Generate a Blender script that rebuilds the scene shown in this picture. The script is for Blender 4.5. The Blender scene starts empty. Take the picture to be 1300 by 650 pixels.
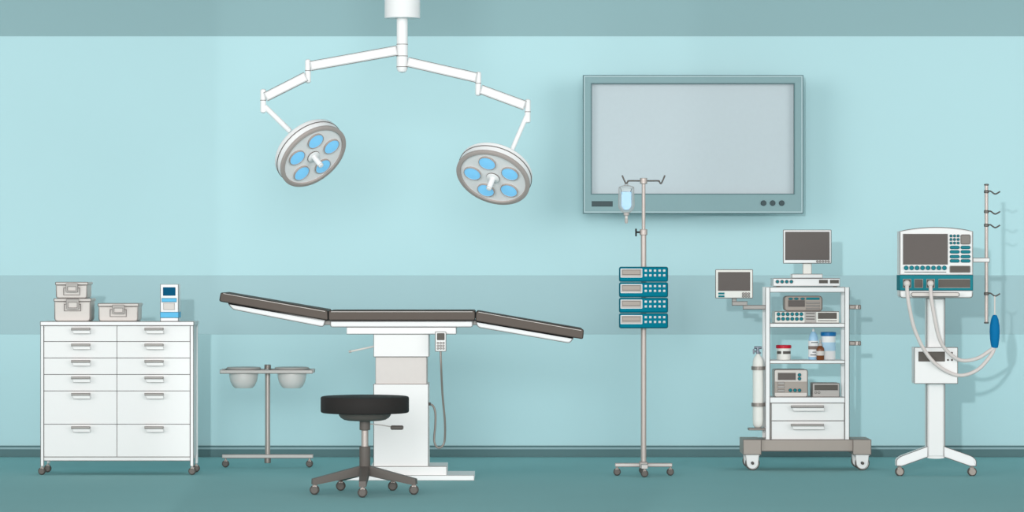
import bpy, math, mathutils
from math import sin, cos, pi, radians, atan2, sqrt, hypot
V = mathutils.Vector
COL = bpy.context.scene.collection

# ------------------------------------------------------------------ frame
D = 20.0            # camera distance from the back wall (wall plane y = 0, camera side is -y)
PXM = 210.0         # picture pixels per metre on the back wall
EYE = 255 / PXM     # eye height, the floor meets the wall 255 px under the picture centre

def k(g): return (D - g) / D / PXM
def P(x, y, g=0.0):
    """point seen at picture pixel (x, y) that stands g metres in front of the back wall"""
    s = k(g)
    return V(((x - 650) * s, -g, EYE + (325 - y) * s))
def floor_gap(yb): return D * (1 - 255 / (yb - 325))

# ------------------------------------------------------------------ materials
def lin(c):
    c /= 255.0
    return c / 12.92 if c <= 0.04045 else ((c + 0.055) / 1.055) ** 2.4
MATS = {}
def mat(name, hexcol, rough=0.55, metal=0.0, spec=0.3, alpha=1.0, trans=0.0, noise=0.02, scale=40, gain=0.93):
    if name in MATS: return MATS[name]
    r, g, b = [lin(int(hexcol[i:i + 2], 16)) * gain for i in (0, 2, 4)]
    m = bpy.data.materials.new(name); m.use_nodes = True
    nt = m.node_tree; bs = nt.nodes['Principled BSDF']
    tc = nt.nodes.new('ShaderNodeTexCoord'); no = nt.nodes.new('ShaderNodeTexNoise')
    no.inputs['Scale'].default_value = scale; no.inputs['Detail'].default_value = 3
    nt.links.new(tc.outputs['Object'], no.inputs['Vector'])
    mx = nt.nodes.new('ShaderNodeMix'); mx.data_type = 'RGBA'
    mx.inputs[6].default_value = (r * (1 - noise), g * (1 - noise), b * (1 - noise), 1)
    mx.inputs[7].default_value = (min(1, r * (1 + noise)), min(1, g * (1 + noise)), min(1, b * (1 + noise)), 1)
    nt.links.new(no.outputs['Fac'], mx.inputs[0]); nt.links.new(mx.outputs[2], bs.inputs['Base Color'])
    bs.inputs['Roughness'].default_value = rough
    bs.inputs['Metallic'].default_value = metal
    bs.inputs['Specular IOR Level'].default_value = spec
    bs.inputs['Alpha'].default_value = alpha
    bs.inputs['Transmission Weight'].default_value = trans
    MATS[name] = m
    return m

WALL = mat('wall_paint', 'BADEE3', .9, spec=.08, scale=3, noise=.006)
BAND = mat('wall_band_paint', 'ABCACF', .9, spec=.08, scale=3, noise=.006)
TOPB = mat('top_band_paint', '94B4B8', .9, spec=.08, scale=3, noise=.006)
SKIRT = mat('baseboard_paint', '5E7D80', .7, spec=.1, noise=.01)
SKIRTL = mat('baseboard_light_line', '9CB9BE', .7, spec=.1)
FLOOR = mat('floor_vinyl', '95C6C8', .9, spec=.06, scale=2, noise=.02)
CEIL = mat('ceiling_paint', 'C4DADC', .9, spec=.05)
WHITE = mat('white_enamel', 'EFEFEE', .5, spec=.15, noise=.004)
BRIGHT = mat('bright_white_plastic', 'F5F5F5', .45, spec=.15, noise=.003)
OFFW = mat('ivory_plastic', 'EFEEE8', .5, spec=.15)
GREYW = mat('pale_grey_plastic', 'DAD4CF', .5, spec=.15)
LATCHM = mat('latch_grey_plastic', 'B4AFAB', .5, spec=.15)
BEIGE = mat('beige_bellows', 'D9D3CF', .7, spec=.1)
LINE = mat('dark_grey_seam', '77726F', .6, spec=.1)
LLINE = mat('light_grey_seam', 'A5A3A1', .6, spec=.1)
DARK = mat('dark_rubber', '5E5955', .6, spec=.2)
BLACKL = mat('black_leatherette', '302E2D', .6, spec=.08)
CUSH = mat('charcoal_upholstery', '655C56', .6, spec=.1)
LEGM = mat('dark_grey_legs', '66605B', .5, spec=.3)
BOWL = mat('polished_bowl_metal', 'EBE5E1', .35, metal=.1, spec=.4)
STEEL = mat('brushed_steel', 'B9AFA9', .38, metal=.35, spec=.5)
DSTEEL = mat('dark_steel', '8F8882', .4, metal=.4, spec=.5)
XSTEEL = mat('blackened_steel', '5F5A56', .4, metal=.4, spec=.5)
DIAL = mat('dial_panel_grey', '8B8580', .5, spec=.1)
TAUPE = mat('taupe_enamel', 'AAA098', .5, spec=.2)
GREYE = mat('grey_enamel', 'B9B4B0', .5, spec=.2)
SCREEN = mat('dark_screen_glass', '69625F', .5, spec=.1)
SCREEN2 = mat('dark_display_glass', '645F5A', .5, spec=.1)
TVF = mat('blue_grey_frame', '86A5A9', .5, spec=.2)
TVFD = mat('dark_frame_edge', '5D7C80', .5, spec=.2)
TVFL = mat('light_frame_edge', 'B4CCD0', .5, spec=.2)
TVG = mat('pale_screen_glass', 'C2CED3', .8, spec=.03)
TVK = mat('dark_teal_grey', '36494D', .5, spec=.3)
TEAL = mat('teal_plastic', '26818C', .6, spec=.05)
TEALP = mat('deep_teal_plastic', '04778D', .7, spec=.03)
TEALD = mat('dark_teal_rim', '0F5E6C', .5, spec=.2)
NAVY = mat('deep_blue_screen', '035478', .6, spec=.05)
SKY = mat('sky_blue_plastic', '5FBDE8', .5, spec=.2)
LENS = mat('blue_lens_glass', '84CBF4', .25, spec=.5)
lb = LENS.node_tree.nodes['Principled BSDF']; lb.inputs['Emission Color'].default_value = (.22, .6, .95, 1); lb.inputs['Emission Strength'].default_value = .3  # glow added to brighten the lenses, which face down
RIMM = mat('taupe_lamp_rim', 'B3A9A4', .5, spec=.2)
BLUE = mat('bright_blue_rubber', '0571A8', .6, spec=.08)
RED = mat('red_lid_plastic', 'C8102E', .4, spec=.3)
BLID = mat('blue_lid_plastic', '0870AE', .4, spec=.3)
BROWN = mat('brown_glass', '7A4423', .2, spec=.5)
PALEB = mat('pale_blue_label', 'BBDDF2', .6, spec=.1)
CLEARB = mat('pale_blue_bottle_plastic', 'A9D3F0', .3, spec=.4)
LABB = mat('brown_grey_label', '8C7C74', .6, spec=.1)
BLACK = mat('black_plastic', '1B1B1B', .5, spec=.3)
HOSE = mat('pale_corrugated_hose', 'D9D1CD', .5, spec=.2)
BAGP = mat('clear_bag_film', 'D4DDDE', .4, spec=.1, alpha=.5)
BAGL = mat('blue_infusion_liquid', '6FB4E0', .2, spec=.5, alpha=.9)
BRASS = mat('valve_metal', '7E8590', .35, metal=.5, spec=.5)

# ------------------------------------------------------------------ mesh builder
class MB:
    def __init__(s):
        s.v, s.f, s.m, s.mats, s.sm = [], [], [], [], []
    def _mi(s, m):
        if m not in s.mats: s.mats.append(m)
        return s.mats.index(m)
    def add(s, vs, fs, m, smooth=False):
        o = len(s.v); mi = s._mi(m)
        s.v += [V(p) for p in vs]
        for f in fs:
            s.f.append([i + o for i in f]); s.m.append(mi); s.sm.append(smooth)
        return s
    # polygon of picture points, front face g metres from the wall, d metres thick
    def poly(s, pts, g, d, m, ch=0.003, line=None, lw=.4):
        n = len(pts)
        area = sum(pts[i][0] * pts[(i + 1) % n][1] - pts[(i + 1) % n][0] * pts[i][1] for i in range(n))
        if area < 0: pts = pts[::-1]
        kk = k(g); c = min(ch, d * .45) / kk
        ins = []
        for i in range(n):
            a, b, e = pts[i - 1], pts[i], pts[(i + 1) % n]
            d1 = V((b[0] - a[0], b[1] - a[1])); d2 = V((e[0] - b[0], e[1] - b[1]))
            if d1.length < 1e-6 or d2.length < 1e-6: ins.append(b); continue
            d1.normalize(); d2.normalize()
            n1 = V((-d1.y, d1.x)); n2 = V((-d2.y, d2.x)); nn = n1 + n2
            if nn.length < .2: ins.append(b); continue
            nn.normalize(); q = c / max(.35, nn.dot(n1))
            ins.append((b[0] + nn.x * q, b[1] + nn.y * q))
        chm = c * kk
        def W(p, gg):                       # straight back along y: no change of size with depth
            w = P(p[0], p[1], g); return (w.x, -gg, w.z)
        vs = [W(p, g) for p in ins] + [W(p, g - chm) for p in pts] + [W(p, g - d + chm) for p in pts] + [W(p, g - d) for p in ins]
        fs = [list(range(n))[::-1][::-1], list(range(3 * n, 4 * n))[::-1]]
        for r in range(3):
            for i in range(n):
                j = (i + 1) % n
                fs.append([r * n + j, r * n + i, (r + 1) * n + i, (r + 1) * n + j])
        s.add(vs, fs, m)
        if line: s.outline(pts, g - chm * .5, line, lw)
        return s
    def outline(s, pts, g, m=None, w=.4, closed=True):
        ps = [P(x, y, g) for x, y in pts]
        s.path(ps, w * k(g), m or LINE, closed=closed, seg=5)
        return s
    def box(s, x0, y0, x1, y1, g, d, m, r=0, ch=.003, line=None, lw=.4):
        return s.poly(rr(x0, y0, x1, y1, r), g, d, m, ch, line, lw)
    def disc(s, cx, cy, r, g, d, m, n=24, ry=None, line=None, lw=.4, ch=.002):
        ry = ry or r
        return s.poly([(cx + r * cos(2 * pi * i / n), cy + ry * sin(2 * pi * i / n)) for i in range(n)], g, d, m, ch, line, lw)
    def ring(s, out, inn, g, d, m, line=None, lw=.4):
        n = len(out)
        def W(p, gg):
            w = P(p[0], p[1], g); return (w.x, -gg, w.z)
        vs = [W(p, g) for p in out] + [W(p, g) for p in inn] + [W(p, g - d) for p in out] + [W(p, g - d) for p in inn]
        fs = []
        for i in range(n):
            j = (i + 1) % n
            fs += [[i, j, n + j, n + i], [2 * n + j, 2 * n + i, 3 * n + i, 3 * n + j],
                   [j, i, 2 * n + i, 2 * n + j], [n + i, n + j, 3 * n + j, 3 * n + i]]
        s.add(vs, fs, m)
        if line:
            s.outline(out, g, line, lw); s.outline(inn, g, line, lw)
        return s
    # solid of revolution about n through C: profile [(radius m, height m)]
    def lathe(s, C, n, prof, m, seg=28, flat=False, u=None):
        n = V(n).normalized(); C = V(C)
        u = V(u) if u else (V((1, 0, 0)) if abs(n.x) < .9 else V((0, 0, 1)))
        u = (u - n * u.dot(n)).normalized(); w = n.cross(u)
        vs, fs = [], []
        R = len(prof)
        for (r, h) in prof:
            for i in range(seg):
                a = 2 * pi * i / seg
                vs.append(C + n * h + (u * cos(a) + w * sin(a)) * r)
        for q in range(R - 1):
            for i in range(seg):
                j = (i + 1) % seg
                fs.append([q * seg + i, q * seg + j, (q + 1) * seg + j, (q + 1) * seg + i])
        o = len(s.v); s.add(vs, fs, m, not flat)
        caps = []
        if prof[0][0] > 1e-5: caps.append(list(range(seg))[::-1])
        if prof[-1][0] > 1e-5: caps.append([(R - 1) * seg + i for i in range(seg)])
        mi = s._mi(m)
        for c in caps:
            s.f.append([i + o for i in c]); s.m.append(mi); s.sm.append(False)
        return s
    # vertical solid of revolution: profile in picture px [(radius px, y px)]
    def vl(s, cx, prof, g, m, seg=28):
        kk = k(g); x = (cx - 650) * kk
        return s.lathe((x, -g, 0), (0, 0, 1), [(r * kk, EYE + (325 - y) * kk) for r, y in prof[::-1]], m, seg)
    def vcyl(s, cx, y0, y1, r, g, m, b=.6):
        b = min(b, r * .4, (y1 - y0) * .4)
        return s.vl(cx, [(r - b, y0), (r, y0 + b), (r, y1 - b), (r - b, y1)], g, m)
    def path(s, ps, r, m, closed=False, seg=10, radii=None):
        ps = [V(p) for p in ps]; n = len(ps)
        vs, fs = [], []; prev = None
        for i in range(n):
            if closed: a, b = ps[i - 1], ps[(i + 1) % n]
            else: a, b = ps[max(0, i - 1)], ps[min(n - 1, i + 1)]
            t = (b - a)
            if t.length < 1e-9: t = V((1, 0, 0))
            t.normalize()
            if prev is None:
                ref = V((0, 1, 0)) if abs(t.y) < .9 else V((0, 0, 1))
                nn = (ref - t * ref.dot(t)).normalized()
            else:
                nn = (prev - t * prev.dot(t))
                nn = nn.normalized() if nn.length > 1e-6 else prev
            prev = nn; bb = t.cross(nn)
            # keep width through mitres
            rr_ = radii[i] if radii else r
            for j in range(seg):
                an = 2 * pi * j / seg
                vs.append(ps[i] + (nn * cos(an) + bb * sin(an)) * rr_)
        for i in range(n if closed else n - 1):
            i2 = (i + 1) % n
            for j in range(seg):
                j2 = (j + 1) % seg
                fs.append([i * seg + j, i * seg + j2, i2 * seg + j2, i2 * seg + j])
        if not closed:
            fs += [list(range(seg))[::-1], [(n - 1) * seg + j for j in range(seg)]]
        s.add(vs, fs, m, seg > 6)
        return s
    def tube(s, pts, r, m, seg=12, smooth_n=0, g=None):
        """pts: picture points (x, y[, g]); r in px"""
        q = [(p[0], p[1], p[2] if len(p) > 2 else g) for p in pts]
        if smooth_n: q = spline(q, smooth_n)
        return s.path([P(*p) for p in q], r * k(q[0][2]), m, seg=seg)
    def build(s, name, parent=None, label=None):
        o_loc = parent_world(parent) if parent else V((0, 0, 0))
        me = bpy.data.meshes.new(name)
        me.from_pydata([tuple(p - o_loc) for p in s.v], [], s.f)
        for m in s.mats: me.materials.append(m)
        me.polygons.foreach_set('material_index', s.m)
        me.polygons.foreach_set('use_smooth', s.sm)
        me.update(); me.set_sharp_from_angle(angle=radians(38))
        import bmesh
        bm = bmesh.new(); bm.from_mesh(me); bmesh.ops.recalc_face_normals(bm, faces=bm.faces); bm.to_mesh(me); bm.free()
        o = bpy.data.objects.new(name, me); COL.objects.link(o)
        if parent: o.parent = parent
        if label: o['label'] = label
        return o

def parent_world(o):
    v = V(o.location)
    while o.parent: o = o.parent; v += V(o.location)
    return v
def rr(x0, y0, x1, y1, r=0, n=4):
    if r <= 0: return [(x0, y0), (x1, y0), (x1, y1), (x0, y1)]
    out = []
    for cx, cy, a0 in ((x0 + r, y0 + r, 180), (x1 - r, y0 + r, 270), (x1 - r, y1 - r, 0), (x0 + r, y1 - r, 90)):
        for i in range(n + 1):
            a = radians(a0 + 90 * i / n); out.append((cx + r * cos(a), cy + r * sin(a)))
    return out
def rpoly(pts, r, n=4):
    """round the corners of any polygon"""
    out = []; N = len(pts)
    for i in range(N):
        a, b, c = V(pts[i - 1]), V(pts[i]), V(pts[(i + 1) % N])
        ri = r[i] if isinstance(r, (list, tuple)) else r
        l1, l2 = (a - b).length, (c - b).length
        q = min(ri, l1 * .45, l2 * .45)
        p1 = b + (a - b) / l1 * q; p2 = b + (c - b) / l2 * q
        if q < .05: out.append(tuple(b)); continue
        for t in range(n + 1):
            t /= n
            out.append(tuple(p1 * (1 - t) ** 2 + b * 2 * t * (1 - t) + p2 * t * t))
    return out
def spline(q, n):
    out = []
    L = len(q)
    for i in range(L - 1):
        p0, p1, p2, p3 = q[max(0, i - 1)], q[i], q[i + 1], q[min(L - 1, i + 2)]
        for t in range(n):
            t /= n
            out.append(tuple(.5 * ((2 * b) + (-a + c) * t + (2 * a - 5 * b + 4 * c - d) * t * t + (-a + 3 * b - 3 * c + d) * t ** 3)
                             for a, b, c, d in zip(p0, p1, p2, p3)))
    out.append(q[-1]); return out

def thing(name, label, cat, at, group=None):
    o = bpy.data.objects.new(name, None); COL.objects.link(o); o.location = at
    o.empty_display_size = .1
    o['label'] = label; o['category'] = cat
    if group: o['group'] = group
    return o
def struct(o): o['kind'] = 'structure'; return o
def dup(root, loc, label, group=None):
    r = root.copy(); COL.objects.link(r); r.location = loc; r['label'] = label
    if group: r['group'] = group
    for ch in list(root.children):
        c = ch.copy(); COL.objects.link(c); c.parent = r
        for gch in ch.children:
            d = gch.copy(); COL.objects.link(d); d.parent = c
    return r
def caster(parent, cx, cy, r, g, top, metal=STEEL, tyre=DARK, hub=LEGM, w=.022):
    """small swivel caster seen side-on: stem and fork, with the wheel as its sub-part"""
    m = MB()
    m.vcyl(cx, top, cy - r * .55, r * .28, g, metal, .2)
    m.box(cx - r * .45, cy - r * .8, cx + r * .45, cy + r * .1, g - w / 2 - .002, .004, metal)
    m.box(cx - r * .45, cy - r * .8, cx + r * .45, cy + r * .1, g + w / 2 + .006, .004, metal)
    m.box(cx - r * .45, cy - r * .95, cx + r * .45, cy - r * .7, g + w / 2 + .006, w + .012, metal)
    c = m.build('caster', parent)
    t = MB()
    kk = k(g)
    C = P(cx, cy, g); R = r * kk
    t.lathe(C, (0, -1, 0), [(R * .8, -w / 2), (R * .97, -w / 2 + .003), (R, -w / 4), (R, w / 4), (R * .97, w / 2 - .003), (R * .85, w / 2)], tyre, 28)
    t.lathe(C + V((0, -w / 2 + .001, 0)), (0, -1, 0), [(R * .74, 0), (R * .74, .009), (R * .68, .011)], hub, 24)
    t.build('wheel', c)
    return c
def pull(parent, x0, x1, y0, y1, g, m_bar=LATCHM, m_lip=WHITE):
    """drawer pull: a bar with a slanted lip under it"""
    h = y1 - y0
    m = MB()
    m.box(x0, y0, x1, y0 + h * .38, g + .03, .03, m_bar, line=LINE, lw=.3)
    m.poly([(x0 + 1.2, y0 + h * .38), (x1, y0 + h * .38), (x1 + .8, y1), (x0 + 3, y1)], g + .024, .006, m_lip, ch=.001, line=LLINE, lw=.3)
    return m.build('handle', parent)

# ------------------------------------------------------------------ the room
HX = 7.0; YF = -9.0
ZT = 4.3
m = MB(); m.add([(-HX, .0, 0), (HX, 0, 0), (HX, 0, ZT), (-HX, 0, ZT), (-HX, .15, 0), (HX, .15, 0), (HX, .15, ZT), (-HX, .15, ZT)],
                [[0, 1, 2, 3], [5, 4, 7, 6], [4, 0, 3, 7], [1, 5, 6, 2], [3, 2, 6, 7], [4, 5, 1, 0]], WALL)
struct(m.build('wall_back'))
m = MB(); m.add([(-HX, .15, 0), (HX, .15, 0), (HX, YF, 0), (-HX, YF, 0), (-HX, .15, -.1), (HX, .15, -.1), (HX, YF, -.1), (-HX, YF, -.1)],
                [[0, 1, 2, 3], [4, 5, 6, 7], [0, 1, 5, 4], [1, 2, 6, 5], [2, 3, 7, 6], [3, 0, 4, 7]], FLOOR)
struct(m.build('floor'))
m = MB(); yc = -3.4
m.add([(-HX, .15, ZT), (HX, .15, ZT), (HX, yc, ZT), (-HX, yc, ZT), (-HX, .15, ZT + .1), (HX, .15, ZT + .1), (HX, yc, ZT + .1), (-HX, yc, ZT + .1)],
      [[0, 1, 2, 3], [4, 5, 6, 7], [0, 1, 5, 4], [1, 2, 6, 5], [2, 3, 7, 6], [3, 0, 4, 7]], CEIL)
struct(m.build('ceiling'))
XL, XR = 650 - HX * PXM, 650 + HX * PXM
struct(MB().box(XL, -260, XR, 46, .002, .004, TOPB, ch=.0005).build('trim_1'))
struct(MB().box(XL, 349.5, XR, 424.5, .002, .004, BAND, ch=.0005).build('trim_2'))
m = MB()
m.box(XL, 565.8, XR, 567.8, .012, .014, SKIRT, ch=.0005)
m.box(XL, 567.8, XR, 570.4, .010, .012, SKIRTL, ch=.0005)
m.box(XL, 570.4, XR, 579.9, .012, .014, SKIRT, ch=.0005)
struct(m.build('baseboard_back'))

# ------------------------------------------------------------------ drawer cabinet
g = floor_gap(602.8) + .012
dep = .28
cab = thing('drawer_cabinet', 'wide white drawer cabinet on dark casters, at the left of the room', 'cabinet', (P(148, 603, g).x, -g + dep / 2, 0))
MB().box(51.2, 408.3, 246, 413.3, g + .01, dep + .02, BRIGHT, r=.8, line=LINE).build('top_panel', cab)
m = MB()
m.box(52.2, 413.3, 244.8, 580.2, g - .022, dep - .03, WHITE)                     # carcass behind the fronts
m.build('carcass', cab)
for x0, x1 in ((51.6, 55.4), (241.6, 245.4)):
    for gg in (g, g - dep + .03):
        kk = k(g) / k(gg)
        a, b = [650 + (v - 650) * kk for v in (x0, x1)]
        y0, y1 = [325 + (v - 325) * kk for v in (413.3, 592)]
        MB().box(a, y0, b, y1, gg, .03, BRIGHT, line=LINE if gg == g else None, lw=.35).build('post', cab)
MB().box(55.4, 580.2, 241.6, 585, g - .006, dep - .03, WHITE, line=LINE, lw=.35).build('bottom_rail', cab)
rows = [413.5, 433.6, 454.5, 475.4, 496.3, 538.6, 580]
for (x0, x1, hx) in ((55.8, 148.4, 90.3), (148.6, 241.2, 183.4)):
    for i in range(6):
        dr = MB().box(x0, rows[i], x1, rows[i + 1], g - .004, .018, WHITE, ch=.002, line=LINE, lw=.42).build('drawer', cab)
        pull(dr, hx, hx + 23.7, rows[i] + 3, rows[i] + 10, g - .004)
for x in (53.2, 244):
    caster(cab, x, 598, 4.8, g - .015, 592)
    gg = g - dep + .05; kk = k(g) / k(gg)
    caster(cab, 650 + (x - 650) * kk, 325 + (598 - 325) * kk, 4.8 * kk, gg, 325 + (592 - 325) * kk)
GC, DEPC = g, dep

# ------------------------------------------------------------------ plastic boxes and the meter on the cabinet
def storage_box(label, bx0, bx1, lx0, lx1, y0, y1, yb, latch, frame, r):
    g = GC - .04; d = .2
    t = thing('storage_box', label, 'storage box', (P((bx0 + bx1) / 2, yb, g).x, -g + d / 2, P(0, yb, g).z), 'grey plastic boxes on the cabinet')
    m = MB(); pts = rpoly([(bx0 - .3, y1 - .2), (bx1 + .3, y1 - .2), (bx1, yb), (bx0, yb)], [0, 0, r, r], 5)
    m.poly(pts, g, d, GREYW, ch=.006, line=LINE, lw=.4)
    f0, f1, fy0, fy1 = frame
    m.ring(rr(f0, fy0, f1, fy1), rr(f0 + .7, fy0 + .7, f1 - .7, fy1 - .7), g + .003, .004, LINE)
    m.build('body', t)
    m = MB().box(lx0, y0, lx1, y1, g + .008, d + .016, GREYW, r=1, ch=.004, line=LINE, lw=.4); m.build('lid', t)
    a0, a1, ay0, ay1 = latch
    m = MB(); m.ring(rr(a0, ay0, a1, ay1, .8), rr(a0 + 2, ay0 + 4, a1 - 2, ay1 - 1.8, .5), g + .018, .012, LATCHM, line=LINE, lw=.25)
    m.box(a0 + 1.4, ay0 + 3, a1 - 1.4, ay1 - 1.2, g + .013, .012, GREYW)
    m.build('latch', t)
    return t
sb1 = storage_box('tall grey plastic box, lower of the two stacked on the cabinet', 69.4, 114.3, 68.4, 115.6, 379.4, 383, 408.3, (84.2, 100, 380, 392.8), (81.2, 102.8, 386.2, 395.4), 4.5)
sb2 = storage_box('small grey plastic box standing on top of another box', 71.4, 110.2, 70.4, 111.6, 359, 362.5, 379.4, (83.6, 98.6, 360.6, 371.6), (80.4, 101.5, 366, 375.6), 3.5)
sb3 = storage_box('low wide grey plastic box standing alone on the cabinet', 125.6, 174.8, 124.4, 175.8, 385.6, 389.3, 408.3, (142.6, 157.8, 387.4, 398.6), (139.4, 160.6, 393, 402.6), 4)
zt_ = P(0, 408.3, GC + .01).z
for t_, dz in ((sb1, 0), (sb3, 0)): t_.location.z = zt_ + .0005
sb2.location.z = sb1.location.z + P(0, 379.2, GC - .04).z - P(0, 408.3, GC - .04).z + .001
g = GC - .05
t = thing('analyser_device', 'small upright white device with dark blue screen and sky blue stripes', 'medical device', (P(215, 408.3, g).x, -g + .06, P(0, 408.3, g).z))
MB().box(203.7, 361.4, 226.3, 408.3, g, .12, BRIGHT, line=LINE).build('body', t)
MB().box(206.8, 365, 222.7, 375.8, g + .004, .006, NAVY, r=.8).build('screen', t)
MB().box(205.2, 379, 224.2, 383.8, g + .004, .006, SKY, line=TEALD, lw=.25).build('stripe', t)
MB().box(207.4, 385.2, 221.6, 393.6, g + .004, .006, GREYW, line=LATCHM, lw=.3).build('keypad', t)
MB().box(203.3, 396.6, 226.8, 403.8, g + .006, .13, SKY, line=TEALD, lw=.25).build('blue_band', t)
t.location.z = zt_ + .0005

# ------------------------------------------------------------------ bowl stand
g = floor_gap(593.4)
st = thing('bowl_stand', 'pale metal two-bowl stand on dark casters between cabinet and stool', 'stand', (P(339.8, 593, g).x, -g, 0))
MB().vcyl(339.8, 473, 581, 3.3, g, STEEL).build('pole', st)
MB().vcyl(339.8, 462.8, 470, 4.2, g, DSTEEL).build('top_knob', st)
MB().vcyl(339.8, 580, 587.8, 4.2, g, DSTEEL).build('bottom_collar', st)
m = MB(); rb = .098
for gg in (g + rb, g - rb + .018):
    kk = k(g) / k(gg)
    m.box(650 + (281 - 650) * kk, 325 + (469 - 325) * kk, 650 + (398 - 650) * kk, 325 + (473.4 - 325) * kk, gg, .018, BEIGE, line=LINE, lw=.35)
for x in (281, 336.5, 394):
    m.box(x, 469, x + 4, 473.4, g + rb - .018, 2 * rb - .036, BEIGE)
m.build('bowl_frame', st)
MB().box(282, 577, 397.3, 581.6, g + .02, .04, BEIGE, line=LINE, lw=.35).build('base_bar', st)
for x in (286.4, 392.9): caster(st, x, 588.6, 4.6, g, 581.4)
bowl = None
for cx, lab in ((309.3, 'shiny metal bowl hanging in the stand, nearer the drawer cabinet'), (370.7, 'shiny metal bowl hanging in the stand, nearer the operating table')):
    loc = P(cx, 469, g)
    if bowl is None:
        bowl = thing('metal_bowl', lab, 'bowl', loc, 'metal bowls in the stand')
        kk = k(g)
        MB().vl(cx, [(18.6, 473), (18.2, 478), (17, 484), (14, 490), (11, 492.6), (.1, 492.8)], g, BOWL, 40).build('body', bowl)
        q = MB(); q.vl(cx, [(19.2, 465.9), (21.4, 466.3), (21.9, 467.6), (21.2, 469), (18.8, 469.2), (18.6, 473.5)], g, GREYE, 40); q.build('rim', bowl)
    else: dup(bowl, loc, lab)

# ------------------------------------------------------------------ operating table
g = floor_gap(610)
tb = thing('operating_table', 'long white operating table with three jointed charcoal cushions on a column', 'operating table', (P(509, 610, g).x, -g + .2, 0))
dc = .42
def cushion(pts, r):
    m = MB(); m.poly(rpoly(pts, r, 4), g, dc, CUSH, ch=.005, line=BLACKL, lw=.35)
    c = m.build('cushion', tb)
    a, b = pts[0], pts[1]
    q = MB(); q.outline([(a[0] + 3, a[1] + 1.4), (b[0] - 3, b[1] + 1.4)], g + .001, GREYW, .45, closed=False); q.build('top_highlight', c)  # pale line along the cushion top is a painted highlight
cushion([(280.5, 371.2), (415.8, 394), (416.4, 406.6), (278.4, 382.4)], 2.6)
cushion([(417.2, 394.4), (603, 394.4), (603, 406.6), (417.2, 406.6)], 2.4)
cushion([(604.4, 394.8), (741, 418.2), (740, 430.4), (603.8, 407.6)], 2.6)
def tray(pts, r): MB().poly(rpoly(pts, r, 4), g - .03, dc - .06, BRIGHT, ch=.006, line=LINE, lw=.38).build('cushion_tray', tb)
tray([(289.6, 384.8), (413.2, 406.4), (410.6, 415), (295, 392.6)], [.5, 2, 3.5, 6])
tray([(419.4, 407), (600, 407), (600, 415.2), (419.4, 415.2)], [.5, .5, 3, 3])
tray([(604, 407.6), (728, 429), (723.5, 435.6), (606.5, 415.4)], [.5, .5, 5, 4])
for x in (416.5, 602.2): MB().box(x - 4.5, 406.8, x + 4.5, 412.4, g - .06, dc - .12, GREYE, line=LINE, lw=.3).build('hinge', tb)
MB().box(440, 415.4, 579, 424.2, g - .04, dc - .08, BRIGHT, line=LINE, lw=.4).build('table_frame', tb)
MB().box(474.4, 424.2, 544.4, 453, g - .05, .3, WHITE, line=LINE, lw=.4).build('upper_column', tb)
m = MB().box(476.8, 453, 541.6, 487.8, g - .06, .28, BEIGE, line=LLINE, lw=.35); m.build('bellows', tb)
MB().box(474.4, 487.8, 543.8, 592.2, g - .05, .3, WHITE, line=LINE, lw=.4).build('lower_column', tb)
MB().box(470, 592.2, 567, 603.6, g - .03, .36, WHITE, line=LINE, lw=.4).build('upper_plinth', tb)
MB().box(437, 603.6, 602, 610, g, .38, BRIGHT, line=LLINE, lw=.35).build('lower_plinth', tb)
m = MB().tube([(475, 439.8), (444, 446.4)], 1.2, GREYW, g=g - .1); m.tube([(446, 445.9), (442.8, 446.7)], 1.6, GREYE, g=g - .1); m.build('tilt_lever', tb)
rc = MB().box(552.6, 421.2, 566.2, 446, g + .02, .03, WHITE, r=.8, line=LINE, lw=.4).build('hand_control', tb)
MB().box(554.8, 423, 564.4, 431.8, g + .024, .006, SCREEN2, r=.8).build('display', rc)
for y in (435.4, 439, 442.4):
    for x in (556, 559.5, 563): MB().disc(x, y, 1.3, g + .024, .006, LATCHM, 12, line=LINE, lw=.2).build('button', rc)
MB().tube([(559.4, 446, g + .005), (560.2, 470, g), (561.8, 501.5, g - .05), (564.8, 535, g - .08), (564.6, 558, g - .1), (561.8, 566, g - .1), (557.4, 568.4, g - .1), (553, 565.5, g - .1), (551.2, 557, g - .1),
           (552.6, 540, g - .1), (552.6, 524, g - .1), (549.4, 515, g - .1), (543, 512.9, g - .1)], 1.35, DSTEEL, smooth_n=6).build('cable', tb)
MB().tube([(547, 512.9), (543, 512.9)], 1.9, DARK, g=g - .1).build('cable_plug', tb)

# ------------------------------------------------------------------ stool
g = 3.1
kk = k(g)
cx = 463.2
st = thing('wheeled_stool', 'round black stool with five casters in front of the operating table', 'stool', (P(cx, 600, g).x, -g, 0))
def fy(gg): return 325 + 255 * D / (D - gg)
SC = P(cx, 0, g)
def z_of(y): return EYE + (325 - y) * kk
m = MB().vl(cx, [(53.6, 503.1), (55.2, 503.6), (56.1, 505), (56.1, 521.6), (55.4, 523.2), (53.8, 523.9)], g, BLACKL, 64); m.build('seat', st)
MB().vl(cx, [(33.6, 523.9), (33, 527), (30.5, 530.4), (26.5, 532.8), (22, 533.8), (7, 534)], g, LEGM, 48).build('seat_dish', st)
MB().vcyl(cx, 533.6, 546, 6.8, g, LEGM).build('upper_sleeve', st)
MB().vcyl(cx, 546, 567.4, 4.5, g, STEEL).build('gas_lift', st)
MB().vl(cx, [(6.4, 567), (7, 567.6), (7, 600), (6, 604), (4.5, 605)], g, LEGM).build('column', st)
m = MB(); m.tube([(470, 538.2), (484, 539.6), (497, 541.8)], .75, GREYE, g=g)
m.box(495.6, 540.5, 512, 545.8, g + .02, .04, DARK, r=2, ch=.006); m.build('lever', st)
R = 65 * kk
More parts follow.
